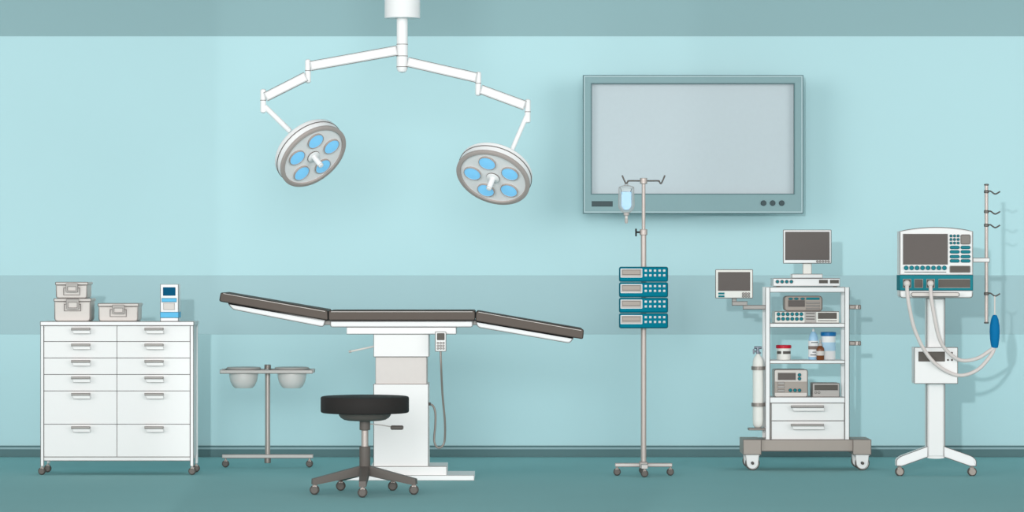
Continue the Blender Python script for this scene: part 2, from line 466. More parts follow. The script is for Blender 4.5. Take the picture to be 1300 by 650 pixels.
for i, a in enumerate((0, 75, 149, 211, 285)):
    ar = radians(a - 90)
    dr = V((cos(ar), sin(ar), 0)); tn = V((-sin(ar), cos(ar), 0))
    zt0, zb0 = z_of(591), z_of(603.5)
    zt1, zb1 = z_of(606.6) , z_of(613.6)
    prof = [(.004, zt0), (.03, zt0 - .003), (R + .012, zt1), (R + .014, zb1), (R - .012, zb1 - .001), (.03, zb0), (.004, zb0)]
    wd = lambda r: .026 - .008 * r / R
    vs = []
    for sgn in (-1, 1):
        for r_, z_ in prof: vs.append(V((SC.x, SC.y, 0)) + dr * r_ + tn * (wd(r_) * sgn) + V((0, 0, z_)))
    n = len(prof)
    fs = [list(range(n)), list(range(n, 2 * n))[::-1]] + [[i_, (i_ + 1) % n, n + (i_ + 1) % n, n + i_] for i_ in range(n)]
    lg = MB().add(vs, fs, LEGM).build('leg', st)
    pos = V((SC.x, SC.y, 0)) + dr * R
    gg = -pos.y; k2 = k(gg)
    px = 650 + pos.x / k2; rw = 6.2 * kk / k2
    yb = fy(gg); top = 325 - (zb1 + .004 - EYE) / k2
    caster(lg, px, yb - rw, rw, gg, top, w=.03)

# ------------------------------------------------------------------ surgical lamp
g = 1.9
kk = k(g)
lp = thing('surgical_lamp', 'white two-armed surgical lamp hanging from the ceiling over the operating table', 'surgical lamp', (P(510.6, 0, g).x, -g, ZT))
ztop = 325 - (ZT - EYE) / kk
LW = BRIGHT
MB().vl(510.8, [(22.6, ztop), (22.6, 22.2), (22, 23.2), (6, 23.2)], g, LW, 48).build('ceiling_mount', lp)
m = MB()
m.vl(510.6, [(7, 23), (7, 56), (6.6, 56.3), (7.1, 56.6), (7.1, 71), (6.7, 71.3), (7.1, 71.6), (7.1, 84.6), (6.7, 84.9), (7, 85.2), (6.6, 88.5), (4.6, 91.4), (.1, 92.5)], g, LW, 32)
for y in (56.4, 71.3, 84.9): m.vl(510.6, [(7.2, y - .4), (7.35, y), (7.2, y + .4)], g, LINE, 32)
m.build('pole', lp)
def arm(p0, p1, w0, w1, name='arm'):
    # rounded bar between two picture points, half-widths in px
    a, b = V(p0), V(p1); t = (b - a).normalized(); n = V((-t.y, t.x))
    pts = [tuple(a + n * w0), tuple(b + n * w1), tuple(b - n * w1), tuple(a - n * w0)]
    MB().poly(pts, g + .03, .06, LW, ch=.008, line=LINE, lw=.32).build(name, lp)
def joint(x, y0, y1, ys, r=3.7):
    m = MB().vl(x, [(.1, y0), (r * .6, y0 + .4), (r * .95, y0 + 1.6), (r, y0 + 3), (r, y1 - 3), (r * .95, y1 - 1.6), (r * .6, y1 - .4), (.1, y1)], g, LW, 28)
    m.vl(x, [(r * 1.03, ys - .4), (r * 1.06, ys), (r * 1.03, ys + .4)], g, LINE, 28)
    m.build('arm_joint', lp)
arm((504, 64), (394, 83.7), 6.1, 5.9)
joint(391, 75, 105.8, 89.8)
arm((388.5, 97), (337, 123), 5.8, 5.6)
joint(334.2, 112.7, 143.8, 127.4)
arm((517.5, 78.5), (605, 98.5), 5.9, 6.1)
joint(607.2, 90.8, 121.8, 106)
arm((610.5, 113.4), (666.5, 134), 5.7, 5.9)
joint(669.9, 125.7, 156.3, 142)
def lamp_head(cx, cy, ud, pd, tilt, R, th, start, sgn, arm_from, aw):
    """ud: picture direction of the long axis (x right, z up); pd: picture direction the lamp points to"""
    n = V((pd[0] * sin(tilt), -cos(tilt), pd[1] * sin(tilt))).normalized()
    u = V((ud[0], 0, ud[1])).normalized()
    v = n.cross(u)
    if v.y < 0: v = -v
    Rm = R * kk; C = P(cx, cy, g + .05); T = th * kk
    # last arm: from the joint to the back of the housing
    A = P(arm_from[0], arm_from[1], g); B = C - n * (T * .95) + V((arm_from[2], 0, arm_from[3])) * kk
    hs = MB()
    hs.lathe(C, n, [(Rm * .25, -T * 1.12), (Rm * .82, -T * 1.06), (Rm * .95, -T * .98), (Rm * .985, -T * .85), (Rm * .985, -T * .52)], LW, 72, u=u)
    hs.lathe(C, n, [(Rm * 1.0, -T * .54), (Rm * 1.0, -T * .48)], LINE, 72, u=u)
    hs.lathe(C, n, [(Rm * .985, -T * .5), (Rm * .99, -.004), (Rm * .97, 0)], LW, 72, u=u)
    h = hs.build('lamp_head', lp)
    ar = MB().path([A, A * .7 + B * .3, B], aw * kk, LW, seg=16); ar.build('lamp_arm', lp)
    MB().lathe(C, n, [(Rm * .99, -.006), (Rm, 0), (Rm, .010), (Rm * .985, .012), (Rm * .9, .012), (Rm * .885, .009), (Rm * .885, -.003), (Rm * .985, -.006)], RIMM, 72, u=u).build('rim', h)
    MB().lathe(C, n, [(Rm * .89, -.002), (Rm * .89, .003), (.001, .004)], BRIGHT, 72, u=u).build('face_plate', h)
    for i in range(5):
        a = radians(start + 72 * i)
        c = C + (u * cos(a) + v * sin(a)) * (Rm * .56)
        rl = Rm * .235
        q = MB(); q.lathe(c, n, [(rl * .97, .003), (rl, .004), (rl, .014), (rl * .94, .015), (rl * .93, .011)], RIMM, 36, u=u)
        q.lathe(c, n, [(rl * .935, .004), (rl * .93, .011), (rl * .6, .0125), (.001, .013)], LENS, 36, u=u)
        q.build('lens', h)
    q = MB(); q.lathe(C, n, [(Rm * .175, .003), (Rm * .175, .011), (Rm * .16, .013), (Rm * .07, .014)], LW, 32, u=u)
    q.lathe(C, n, [(Rm * .178, .004), (Rm * .185, .007), (Rm * .178, .010)], LINE, 32, u=u)
    q.lathe(C, n, [(Rm * .072, .012), (Rm * .072, Rm * .42), (Rm * .062, Rm * .44), (Rm * .03, Rm * .45)], LW, 24, u=u)
    q.lathe(C, n, [(Rm * .074, Rm * .41), (Rm * .078, Rm * .415), (Rm * .074, Rm * .42)], LLINE, 24, u=u)
    q.build('handle', h)
lamp_head(397.2, 198, (.75, .66), (.66, -.75), radians(55.6), 47.6, 17.5, 17.5, 1, (336.5, 135.5, -20, 21), 3.5)
lamp_head(626.3, 224.8, (.937, -.349), (-.349, -.937), radians(51), 48.2, 16.5, 25, 1, (668.5, 147.5, 14, 11), 3.0)

# ------------------------------------------------------------------ wall display
g = .26
tv = thing('wall_display', 'large wall-mounted display with a blue-grey frame and pale screen', 'display', P(880, 271, g) + V((0, .1, 0)))
o_, i_ = rr(740.3, 95.4, 1019.8, 271), rr(750.6, 105.8, 1008.6, 246.4)
m = MB(); m.ring(o_, i_, g, .09, TVF)
m.box(742, 97, 1018, 269, g - .035, .05, TVFD)
m.build('frame', tv)
MB().ring(rr(740.2, 95.2, 1020, 271.2), rr(741.3, 96.3, 1018.8, 270), g + .001, .09, TVFD).build('outer_edge', tv)
MB().ring(rr(741.3, 96.3, 1018.8, 270), rr(742.6, 97.6, 1017.4, 268.6), g + .003, .01, TVFL).build('edge_trim', tv)
MB().ring(rr(750, 105.2, 1009.2, 247), rr(751.2, 106.4, 1008, 245.8), g + .002, .03, TVFD).build('inner_edge', tv)
MB().box(751, 106, 1008.2, 246, g - .03, .006, TVG, ch=.0005).build('screen', tv)
MB().box(751.2, 255.4, 777.8, 262.2, g + .003, .006, TVK).build('sensor_slot', tv)
for x in (969.4, 981, 992.5): MB().disc(x, 257.8, 3.5, g + .008, .012, TVK, 24).build('button', tv)
MB().box(830, 140, 930, 230, g - .08, g - .08, TVK).build('wall_bracket', tv)

# ------------------------------------------------------------------ infusion stand
g = 1.70
iv = thing('infusion_stand', 'tall thin steel infusion stand on casters in front of the wall display', 'infusion stand', (P(817, 604, g).x, -g, 0))
MB().vcyl(817, 291, 588, 3.5, g, STEEL).build('lower_pole', iv)
MB().vcyl(817, 230, 293, 2.4, g, STEEL).build('upper_pole', iv)
MB().vcyl(817, 226, 233.4, 4.7, g, STEEL).build('top_collar', iv)
MB().vcyl(817, 291, 298.6, 4.9, g, STEEL).build('height_clamp', iv)
m = MB().tube([(812.6, 294.8), (808.4, 294.8)], 1.2, BLACK, g=g); m.box(806.4, 290.2, 808.6, 300, g + .008, .016, BLACK, r=.6); m.build('clamp_knob', iv)
for s_ in (-1, 1):
    pts = [(817 + s_ * 4, 229.6), (817 + s_ * 18.4, 229.6), (817 + s_ * 20, 230.6), (817 + s_ * 21.4, 232.6), (817 + s_ * 23, 232), (817 + s_ * 27.2, 222.6)]
    MB().tube([(x, y, g) for x, y in pts], 1.0, XSTEEL, smooth_n=4).build('bag_hook', iv)
MB().box(812, 586.8, 822.2, 594.6, g + .05, .1, GREYE, r=1, line=LINE, lw=.35).build('hub', iv)
MB().box(781, 588.2, 853.4, 592.6, g + .02, .04, BEIGE, line=LINE, lw=.35).build('base_bar', iv)
zc = P(0, 590.4, g).z
fgm = MB()
a = P(817, 590.4, g)
for sg in (-1, 1):
    y0_, y1_ = a.y + sg * .05, a.y + sg * (.16)
    b_ = [(a.x - .016, y0_, zc - .01), (a.x + .016, y0_, zc - .01), (a.x + .016, y1_, zc - .01), (a.x - .016, y1_, zc - .01)]
    fgm.add(b_ + [(x, y, zc + .01) for x, y, z in b_], [[0, 1, 2, 3], [4, 5, 6, 7], [0, 1, 5, 4], [1, 2, 6, 5], [2, 3, 7, 6], [3, 0, 4, 7]], BEIGE)
fgm.build('cross_bar', iv)
for x in (783.4, 851): caster(iv, x, 599, 4.7, g, 592.4)
for gg in (g + .14, g - .14):
    k2 = k(g) / k(gg)
    caster(iv, 650 + 167 * k2, fy(gg) - 4.7 * k2, 4.7 * k2, gg, 325 + (592.6 - 325) * k2)
# infusion bag
gb = g
bg = thing('infusion_bag', 'clear infusion bag with blue liquid hanging on the stand hook', 'infusion bag', P(795.2, 283, gb))
body = [(785.6, 237.5), (790, 236), (795.2, 235.2), (800.4, 236), (804.8, 237.5), (805.2, 262), (803.6, 266), (799.6, 269.8), (790.8, 269.8), (786.8, 266), (785.2, 262)]
m = MB().poly(rpoly(body, 1.2, 3), gb + .022, .044, BAGP, ch=.014, line=LLINE, lw=.35)
m.tube([(793.6, 236.5), (793.4, 233.6), (795.2, 232.2), (797, 233.6), (796.8, 236.5)], .5, LLINE, g=gb, seg=8); m.build('pouch', bg)
m = MB().poly(rpoly([(788.4, 242.8), (802.2, 242.8), (802.2, 262), (798.2, 267), (792.2, 267), (788.4, 262)], 1.5, 3), gb + .0225, .040, BAGL, ch=.004); m.build('liquid', bg)
m = MB().vcyl(795.2, 269.8, 273.8, 3.5, gb, GREYE); m.vcyl(795.2, 273.8, 277.6, 1.9, gb, GREYW); m.vl(795.2, [(1.8, 277.4), (2.1, 278), (2, 282.6), (1.4, 283.6)], gb, GREYE, 20); m.build('spout', bg)
# four pumps
gp = g + .085
labs = ['topmost of the four teal infusion pumps clamped to the steel stand', 'teal infusion pump on the stand, second from the top',
        'teal infusion pump on the stand, second from the bottom', 'lowest of the four teal infusion pumps clamped to the steel stand']
pump = None
for i, y0 in enumerate((339, 358.7, 378.4, 398.1)):
    loc = P(817, y0 + 18.4, gp) + V((0, .05, 0))
    if pump is None:
        pump = thing('infusion_pump', labs[0], 'infusion pump', loc, 'teal infusion pumps on the stand')
        MB().box(786.2, y0, 847.8, y0 + 18.4, gp, .066, TEALP, r=2.2, ch=.006, line=TEALD, lw=.45).build('casing', pump)
        MB().box(788.2, y0 + 2.4, 815, y0 + 13, gp + .003, .005, GREYE, r=.5, line=BRIGHT, lw=.45).build('display_frame', pump)
        MB().box(790, y0 + 3.8, 813.2, y0 + 9.8, gp + .005, .006, TAUPE, line=LINE, lw=.3).build('display', pump)
        for rw_ in (4.6, 10.6):
            for c_ in range(5): MB().box(818.4 + c_ * 5.85, y0 + rw_ - 1.4, 821.4 + c_ * 5.85, y0 + rw_ + 1.4, gp + .006, .008, BRIGHT, r=.4).build('button', pump)
    else:
        dup(pump, loc, labs[i])

# ------------------------------------------------------------------ trolley
g = floor_gap(597) + .0
dep = .26
tr = thing('equipment_trolley', 'white equipment trolley with open shelves, two drawers and large casters', 'trolley', (P(1025, 597, g).x, -g + dep / 2, 0))
def back(gg): return k(g) / k(gg)
for x0, x1 in ((971.9, 977.4), (1072.6, 1078.2)):
    for gg in (g, g - dep + .03):
        b_ = back(gg)
        MB().box(650 + (x0 - 650) * b_, 325 + (364.6 - 325) * b_, 650 + (x1 - 650) * b_, 325 + (558.4 - 325) * b_, gg, .03, BRIGHT, line=LINE if gg == g else None, lw=.35).build('post', tr)
for y0, y1, nm in ((364.6, 371, 'top_shelf'), (410.6, 415.4, 'shelf'), (457.4, 461.6, 'shelf'), (504.3, 511.6, 'shelf')):
    MB().box(977.4, y0, 1072.6, y1, g - .002, dep - .004, BRIGHT, line=LINE, lw=.3).build(nm, tr)
MB().box(977.4, 511.6, 1072.6, 558.4, g - .03, dep - .06, GREYE).build('drawer_housing', tr)
for y0, y1, hy in ((511.8, 534.2, 515), (534.4, 558.2, 538.4)):
    dr = MB().box(979.4, y0, 1072, y1, g - .01, .02, WHITE, line=LINE, lw=.35).build('drawer', tr)
    pull(dr, 1004.4, 1046, hy, hy + 6.8, g - .01)
m = MB(); m.box(966.2, 558.3, 1083, 572.8, g + .01, dep, TAUPE, line=LINE, lw=.4); m.build('base_beam', tr)
for x0, x1 in ((943.6, 966.4), (1083, 1106)): MB().box(x0, 558.3, x1, 577.2, g + .03, dep + .04, TAUPE, line=LINE, lw=.4).build('base_block', tr)
def big_caster(cx, cy, r, gg):
    c = MB()
    pts = [(cx - 8.6, cy - 11), (cx + 8.6, cy - 11)] + [(cx + 7.4 * cos(radians(a)), cy + 7.4 * sin(radians(a))) for a in range(0, 181, 15)]
    c.poly(pts, gg + .022, .006, WHITE, line=LLINE, lw=.35)
    c.poly(pts, gg - .016, .006, WHITE)
    c.disc(cx, cy, 1.9, gg + .026, .006, TVK, 18)
    c.box(cx - r * 1.0, cy - 11.2, cx + r * 1.0, cy - 9, gg + .02, .04, WHITE)
    h = c.build('caster', tr)
    w = MB(); C = P(cx, cy, gg); R_ = r * k(gg)
    w.lathe(C, (0, -1, 0), [(R_ * .85, -.014), (R_ * .98, -.011), (R_, -.004), (R_, .004), (R_ * .98, .011), (R_ * .86, .014)], DARK, 36)
    w.lathe(C + V((0, -.010, 0)), (0, -1, 0), [(R_ * .84, 0), (R_ * .84, .006), (R_ * .3, .008)], WHITE, 36)
    w.lathe(C + V((0, -.018, 0)), (0, -1, 0), [(R_ * .2, 0), (R_ * .2, .012), (R_ * .12, .014)], DARK, 20)
    w.build('wheel', h)
for x in (955.2, 1094.6):
    big_caster(x, 587.8, 9.2, g)
    gg = g - dep + .04; b_ = back(gg); big_caster(650 + (x - 650) * b_, fy(gg) - 9.2 * b_, 9.2 * b_, gg)
for y0 in (387.2, 433.2):
    m = MB().box(1078.2, y0, 1086, y0 + 5.2, g - .01, .02, DSTEEL, line=LINE, lw=.3); m.box(1086, y0 - .1, 1090, y0 + 5.5, g - .008, .024, STEEL, r=.5); m.box(1090, y0, 1092.8, y0 + 5.3, g - .006, .028, DSTEEL, r=1, line=LINE, lw=.3)
    m.build('side_hook', tr)
for y0 in (465, 511.4):
    m = MB(); kk2 = k(g - .04)
    c = P(962.4, 0, g - .04)
    z0, z1 = EYE + (325 - y0 - 4.6) * kk2, EYE + (325 - y0) * kk2
    m.lathe((c.x, c.y, 0), (0, 0, 1), [(7.2 * kk2, z0), (8.6 * kk2, z0), (8.6 * kk2, z1), (7.2 * kk2, z1), (7.2 * kk2, z0)], DSTEEL, 36)
    m.box(969.5, y0, 972.6, y0 + 4.6, g - .03, .02, DSTEEL); m.build('cylinder_clamp', tr)
MB().box(950.4, 543.6, 972, 546.2, g, .09, DSTEEL, line=LINE, lw=.25).build('cylinder_shelf', tr)
GT = g
# gas cylinder
g = GT - .04
gc = thing('gas_cylinder', 'slim white gas cylinder clamped to the left side of the trolley', 'gas cylinder', P(962.4, 543.6, g))
MB().vl(962.4, [(.1, 543.6), (3.4, 543), (5.6, 541), (6.7, 538), (6.9, 534), (6.9, 461), (6.4, 457), (5, 453.6), (3.2, 451.4), (2.4, 449.5), (.1, 449.4)][::-1], g, OFFW, 36).build('tank', gc)
m = MB().vcyl(962, 440, 450.6, 1.9, g, BRASS); m.tube([(957.4, 441.4), (967, 441.4)], 1.7, BRASS, g=g); m.tube([(956.8, 446.6), (962, 445.6), (965.6, 449)], 1.3, BRASS, g=g)
m.vcyl(956.8, 443, 449.4, 1.1, g, BRASS); m.build('valve', gc)
# arm-mounted monitor
g = GT
pm = thing('arm_monitor', 'small white monitor on a jointed arm at the left of the trolley', 'monitor', P(950, 392.5, g))
m = MB().box(943.4, 387.6, 972, 392.6, g - .004, .024, LATCHM, line=LINE, lw=.35); m.build('lower_arm', pm)
m = MB().box(929.4, 382.8, 948.8, 387.8, g + .0, .03, LATCHM, line=LINE, lw=.35); m.box(929.4, 378.4, 935, 383.4, g - .002, .024, LATCHM, line=LINE, lw=.35); m.build('upper_arm', pm)
MB().box(908.6, 342.4, 955.6, 378.4, g + .03, .05, OFFW, r=.8, line=LINE, lw=.42).build('casing', pm)
MB().box(911.8, 345.6, 952.2, 369, g + .033, .005, SCREEN, ch=.0005, line=LINE, lw=.35).build('screen', pm)
for y in (371.4, 375): MB().box(912, y, 919.8, y + 2.4, g + .034, .006, TEAL).build('label_strip', pm)
for y in (372.8, 376.1):
    for x in (943.6, 947.1, 950.6): MB().disc(x, y, 1.35, g + .035, .006, LATCHM, 14, line=LINE, lw=.35).build('button', pm)
# console box on the trolley top
g = GT - .02
cb = thing('control_box', 'flat white control box with four teal knobs on top of the trolley', 'control unit', P(1024, 364.6, g))
m = MB().box(981.8, 353.6, 1066.2, 363.4, g, .2, BRIGHT, line=LINE, lw=.4)
for x in (986, 1058): m.box(x, 363.4, x + 5, 364.5, g - .01, .03, LLINE)
m.build('casing', cb)
for x in (987, 992.9, 998.8, 1004.7): MB().disc(x, 357.7, 2, g + .006, .008, TEAL, 20, line=LINE, lw=.4).build('knob', cb)
for x in (1039.8, 1053.8): MB().box(x, 355.7, x + 11, 359.6, g + .003, .005, SCREEN2, line=LINE, lw=.3).build('display', cb)
# desktop monitor
g = GT - .03
dm = thing('desk_monitor', 'white flat monitor on a stand on top of the trolley', 'monitor', P(1025, 353.6, g))
MB().box(994.5, 292.4, 1055.2, 334.6, g, .04, BRIGHT, r=.6, line=LINE, lw=.42).build('casing', dm)
MB().box(997, 294.8, 1053, 330.2, g + .003, .005, SCREEN, ch=.0005, line=LINE, lw=.35).build('screen', dm)
for i in range(5): MB().disc(1037.6 + i * 3.55, 332.3, 1.25, g + .004, .006, LATCHM, 14, line=LINE, lw=.35).build('button', dm)
MB().box(1019.4, 334.4, 1030.3, 348.6, g - .02, .03, OFFW, line=LLINE, lw=.35).build('neck', dm)
MB().box(1005.4, 348.4, 1044.4, 353.5, g + .02, .12, WHITE, line=LINE, lw=.4).build('foot', dm)
# shelf 1
g = GT - .02
am = thing('knob_amplifier', 'long ivory unit with twelve teal knobs on the upper trolley shelf', 'medical device', P(1024, 410.6, g))
MB().box(983.6, 395.8, 1065.2, 410.2, g, .2, OFFW, line=LINE, lw=.4).build('casing', am)
for y in (399, 405):
    for i in range(6): MB().disc(988.4 + i * 5.8, y, 2.1, g + .007, .009, TEAL, 20, line=TVK, lw=.35).build('knob', am)
m = MB().box(1021.4, 396, 1036.4, 410, g + .002, .004, GREYE)
m.build('vent_panel', am)
for y in (398, 401.7, 405.2): MB().box(1023.2, y - .5, 1034.4, y + .7, g + .004, .004, LINE).build('vent_slot', am)
MB().box(1038.4, 397.2, 1062.4, 405, g + .003, .005, SCREEN2).build('display', am)
MB().box(1038.4, 406.8, 1062.4, 407.9, g + .003, .005, LINE).build('card_slot', am)
tm = thing('taupe_monitor', 'rounded taupe device with teal keys lying on the ivory unit', 'medical device', P(1019.5, 395.8, g - .02))
g2 = g - .02
MB().box(995.8, 376.3, 1043.8, 395.4, g2, .12, TAUPE, r=4, ch=.006, line=LINE, lw=.45).build('casing', tm)
for x in (1003.8, 1011, 1019): MB().disc(x, 379.8, 2.8, g2 + .004, .006, TEAL, 20, ry=1.3, line=TVK, lw=.25).build('key', tm)
MB().box(1023.4, 378.2, 1040.6, 381.2, g2 + .004, .006, TEAL).build('teal_strip', tm)
MB().box(1000.8, 382, 1021.6, 389.6, g2 + .003, .005, SCREEN, line=LINE, lw=.4).build('screen', tm)
for y in (384.2, 388, 391.8): MB().box(1023.4, y, 1040.6, y + 1.6, g2 + .003, .005, LATCHM, line=LINE, lw=.3).build('slot_key', tm)
# shelf 2: jar, bottle, dropper, canister
g = GT - .10
ZS = 457.4
jr = thing('red_lid_jar', 'small white jar with a red lid on the middle trolley shelf', 'jar', P(994.8, ZS, g))
MB().vl(994.8, [(8.9, 442.6), (9, 443.5), (9, 456), (8.2, ZS)], g, OFFW, 36).build('glass', jr)
MB().vl(994.8, [(9.2, 438.8), (9.9, 439.3), (9.9, 442.8), (9, 443)], g, RED, 36).build('lid', jr)
def band(parent, name, cx, r, y0, y1, a0, a1, g, m, n=12):
    kk = k(g); c = P(cx, 0, g); mb = MB(); vs = []
    for i in range(n + 1):
        a = radians(a0 + (a1 - a0) * i / n)
        for rr_ in (r * kk, (r + .12) * kk):
            for y in (y0, y1): vs.append((c.x + rr_ * sin(a), c.y - rr_ * cos(a), EYE + (325 - y) * kk))
    fs = []
    for i in range(n):
        b = 4 * i
        fs += [[b + 2, b + 6, b + 7, b + 3], [b, b + 1, b + 5, b + 4], [b, b + 4, b + 6, b + 2], [b + 1, b + 3, b + 7, b + 5]]
    fs += [[0, 2, 3, 1], [4 * n, 4 * n + 1, 4 * n + 3, 4 * n + 2]]
    mb.add(vs, fs, m, False); return mb.build(name, parent)
band(jr, 'label', 994.8, 9.02, 446.4, 450, -70, -24, g, DARK)
band(jr, 'label', 994.8, 9.02, 446.4, 450, -10, 72, g, DARK)
bt = thing('squeeze_bottle', 'pale blue squeeze bottle with a white nozzle behind the brown dropper bottle', 'bottle', P(1032.6, ZS, g - .03))
g3 = g - .03
MB().vl(1032.6, [(2, 422), (3.4, 423.6), (5, 426.6), (6, 431), (6.3, 437), (6.3, 446), (6.5, 455.6), (5.8, ZS)], g3, CLEARB, 32).build('body', bt)
MB().vl(1032.6, [(.9, 418.2), (1.4, 418.8), (1.5, 422), (2.4, 422.8), (2.2, 424)], g3, BRIGHT, 20).build('nozzle', bt)
band(bt, 'label', 1032.6, 6.42, 433.6, 454, -88, 88, g3, BRIGHT, 16)
band(bt, 'label', 1032.6, 6.56, 440.2, 444.4, -80, 70, g3, LABB)
for y, a0, a1 in ((435.2, -30, 60), (447.4, -15, 25), (451, -40, 50)): band(bt, 'label_line', 1032.6, 6.56, y, y + 1, a0, a1, g3, TVK)
db = thing('dropper_bottle', 'small brown glass dropper bottle in front of the taller bottles', 'bottle', P(1041.4, ZS, g + .05))
g4 = g + .05
MB().vl(1041.4, [(2.2, 438.6), (2.6, 440), (4.4, 441.6), (5.1, 443.6), (5.1, 456.2), (4.4, ZS)], g4, BROWN, 32).build('body', db)
m = MB().vl(1041.4, [(2.6, 436.4), (2.7, 439.4)], g4, GREYE, 24); m.vl(1041.4, [(.5, 431), (1.2, 431.8), (1.3, 436), (2.5, 436.6)], g4, GREYE, 20); m.build('dropper', db)
band(db, 'label', 1041.4, 5.14, 446, 451.6, -80, 80, g4, BEIGE)
ca = thing('blue_lid_canister', 'tall white canister with a blue lid on the middle trolley shelf', 'canister', P(1051.6, ZS, g - .05))
g5 = g - .05
MB().vl(1051.6, [(8.9, 427.6), (9, 428.4), (9, 456.2), (8.3, ZS)], g5, BRIGHT, 40).build('body', ca)
MB().vl(1051.6, [(9.2, 422.6), (9.9, 423.2), (9.9, 427.4), (9.2, 427.8)], g5, BLID, 40).build('lid', ca)
band(ca, 'label', 1051.6, 9.05, 435.6, 446.4, -85, 85, g5, PALEB, 18)
# shelf 3: two grey units
g = GT - .02
ZS = 504.3
u1 = thing('rounded_grey_unit', 'larger light grey unit with teal knobs above the trolley drawers', 'medical device', P(1004, ZS, g))
MB().box(983, 469.6, 1025.3, ZS, g, .18, GREYW, r=2.6, ch=.005, line=LINE, lw=.45).build('casing', u1)
MB().box(983.8, 484.8, 1024.4, 499, g + .002, .004, TAUPE).build('lower_panel', u1)
MB().box(987.6, 473.6, 1010.2, 482.8, g + .003, .005, SCREEN, line=LATCHM, lw=.5).build('screen', u1)
for x, y in ((1015, 476.2), (1015, 481), (1003.4, 495.8), (1009.3, 495.8), (1015, 495.8)): MB().disc(x, y, 2.0, g + .007, .009, TEAL, 20, line=TVK, lw=.35).build('knob', u1)
for y in (485.4, 490.1, 494.9): MB().box(987.4, y, 996, y + 2.8, g + .004, .005, LATCHM, line=LINE, lw=.3).build('key', u1)
u2 = thing('flat_grey_unit', 'smaller grey unit with a narrow dark display above the trolley drawers', 'medical device', P(1048.5, ZS, g))
MB().box(1031.6, 486.8, 1065.6, ZS, g, .16, GREYE, r=.8, line=LINE, lw=.45).build('casing', u2)
MB().box(1034.2, 489.2, 1063.6, 495.4, g + .003, .005, SCREEN2, line=LINE, lw=.4).build('screen', u2)
for x in (1035.6, 1039.8): MB().disc(x, 498.6, 1.3, g + .004, .006, LATCHM, 14, line=LINE, lw=.35).build('knob', u2)

# everything set down on a shelf rests exactly on the board under it
def rest(t, z): t.location.z = z + .0005
for t_, y_, g_ in ((cb, 364.6, GT), (am, 410.6, GT - .002), (jr, 457.4, GT - .002), (bt, 457.4, GT - .002), (db, 457.4, GT - .002), (ca, 457.4, GT - .002), (u1, 504.3, GT - .002), (u2, 504.3, GT - .002)):
    rest(t_, P(0, y_, g_).z)
dm.location.z = cb.location.z + (P(0, 353.6, GT - .02).z - P(0, 364.6, GT - .02).z) + .001
tm.location.z = am.location.z + (P(0, 395.8, GT - .02).z - P(0, 410.6, GT - .02).z) + .001

# ------------------------------------------------------------------ ventilator
g = floor_gap(604.6)
vt = thing('ventilator', 'white and teal ventilator on a column with hoses and a hook pole', 'ventilator', (P(1188, 604, g).x, -g, 0))
G = g + .10                                           # front of the console
arc = [(1142.4 + 92.6 * i / 14, 293.8 - 5.2 * sin(pi * i / 14) ** .8) for i in range(15)]
MB().poly(arc + [(1235, 349.2), (1142.4, 349.2)], G, .13, WHITE, ch=.006, line=LINE, lw=.42).build('console', vt)
MB().box(1142, 349.2, 1235.3, 368.6, G + .004, .138, TEAL, line=TEALD, lw=.35).build('teal_band', vt)
MB().poly(rpoly([(1142.6, 368.6), (1234.8, 368.6), (1234.8, 378), (1142.6, 378)], [0, 0, 4, 4]), G, .13, WHITE, ch=.006, line=LINE, lw=.42).build('console_base', vt)
MB().box(1146.6, 297.2, 1203, 335.6, G + .003, .006, SCREEN, ch=.0005, line=LINE, lw=.4).build('screen', vt)
for y in (299.5, 304, 308.5):
    for x in (1207.3, 1211.8, 1216.4): MB().disc(x, y, 1.6, G + .006, .008, TEAL, 16, line=TVK, lw=.35).build('button', vt)
MB().box(1219.8, 298, 1231.8, 310, G + .005, .007, DIAL, r=1.8, line=LINE, lw=.4).build('dial_panel', vt)
for y in (312.2, 317.8, 323.9, 329.3):
    for x in (1206, 1219.8): MB().box(x, y, x + 12, y + 3.8, G + .006, .008, TEAL, r=1.8, line=TEALD, lw=.3).build('key', vt)
MB().box(1205.8, 337.6, 1231.8, 346, G + .004, .006, SCREEN2, r=1.2, line=LATCHM, lw=.5).build('small_display', vt)
for i in range(8): MB().disc(1150.4 + i * 6.94, 340.1, 2.6, G + .010, .012, TEAL, 22, line=TEALD, lw=.35).build('knob', vt)
MB().box(1148, 345, 1201.4, 345.9, G + .002, .004, TVK).build('groove', vt)
for x0, x1, nm in ((1146.6, 1156.6, 'socket'), (1161, 1171.6, 'socket'), (1176.4, 1186.4, 'socket')):
    MB().box(x0, 354.4, x1, 365.2, G + .007, .006, SCREEN2, line=GREYE, lw=.4).build(nm, vt)
MB().box(1191.4, 354.4, 1231.6, 365.2, G + .007, .006, SCREEN2, line=LATCHM, lw=.4).build('dark_panel', vt)
m = MB().box(1156.8, 371.4, 1218, 376.4, G + .04, .014, GREYW, r=2.4, line=LINE, lw=.4)
for x in (1160, 1213): m.box(x, 372.4, x + 2.5, 375.4, G + .03, .03, GREYW)
m.build('grab_bar', vt)
MB().box(1176.8, 378, 1199.6, 581, g + .0, .10, WHITE, line=LINE, lw=.42, ch=.012).build('column', vt)
MB().disc(1188.2, 581, 11.4, g, .1, WHITE, 24, ry=1.6).build('column_foot', vt)
bx = MB().box(1161, 441.2, 1215.8, 487, g + .05, .13, WHITE, r=.8, line=LINE, lw=.42).build('control_case', vt)
MB().box(1166, 446.4, 1199.8, 459, g + .053, .006, SCREEN2, r=.5).build('display', bx)
for x, y in ((1203.6, 448), (1208.6, 448), (1203.6, 457), (1208.6, 457)): MB().disc(x, y, 1.3, g + .055, .006, DARK, 14).build('button', bx)
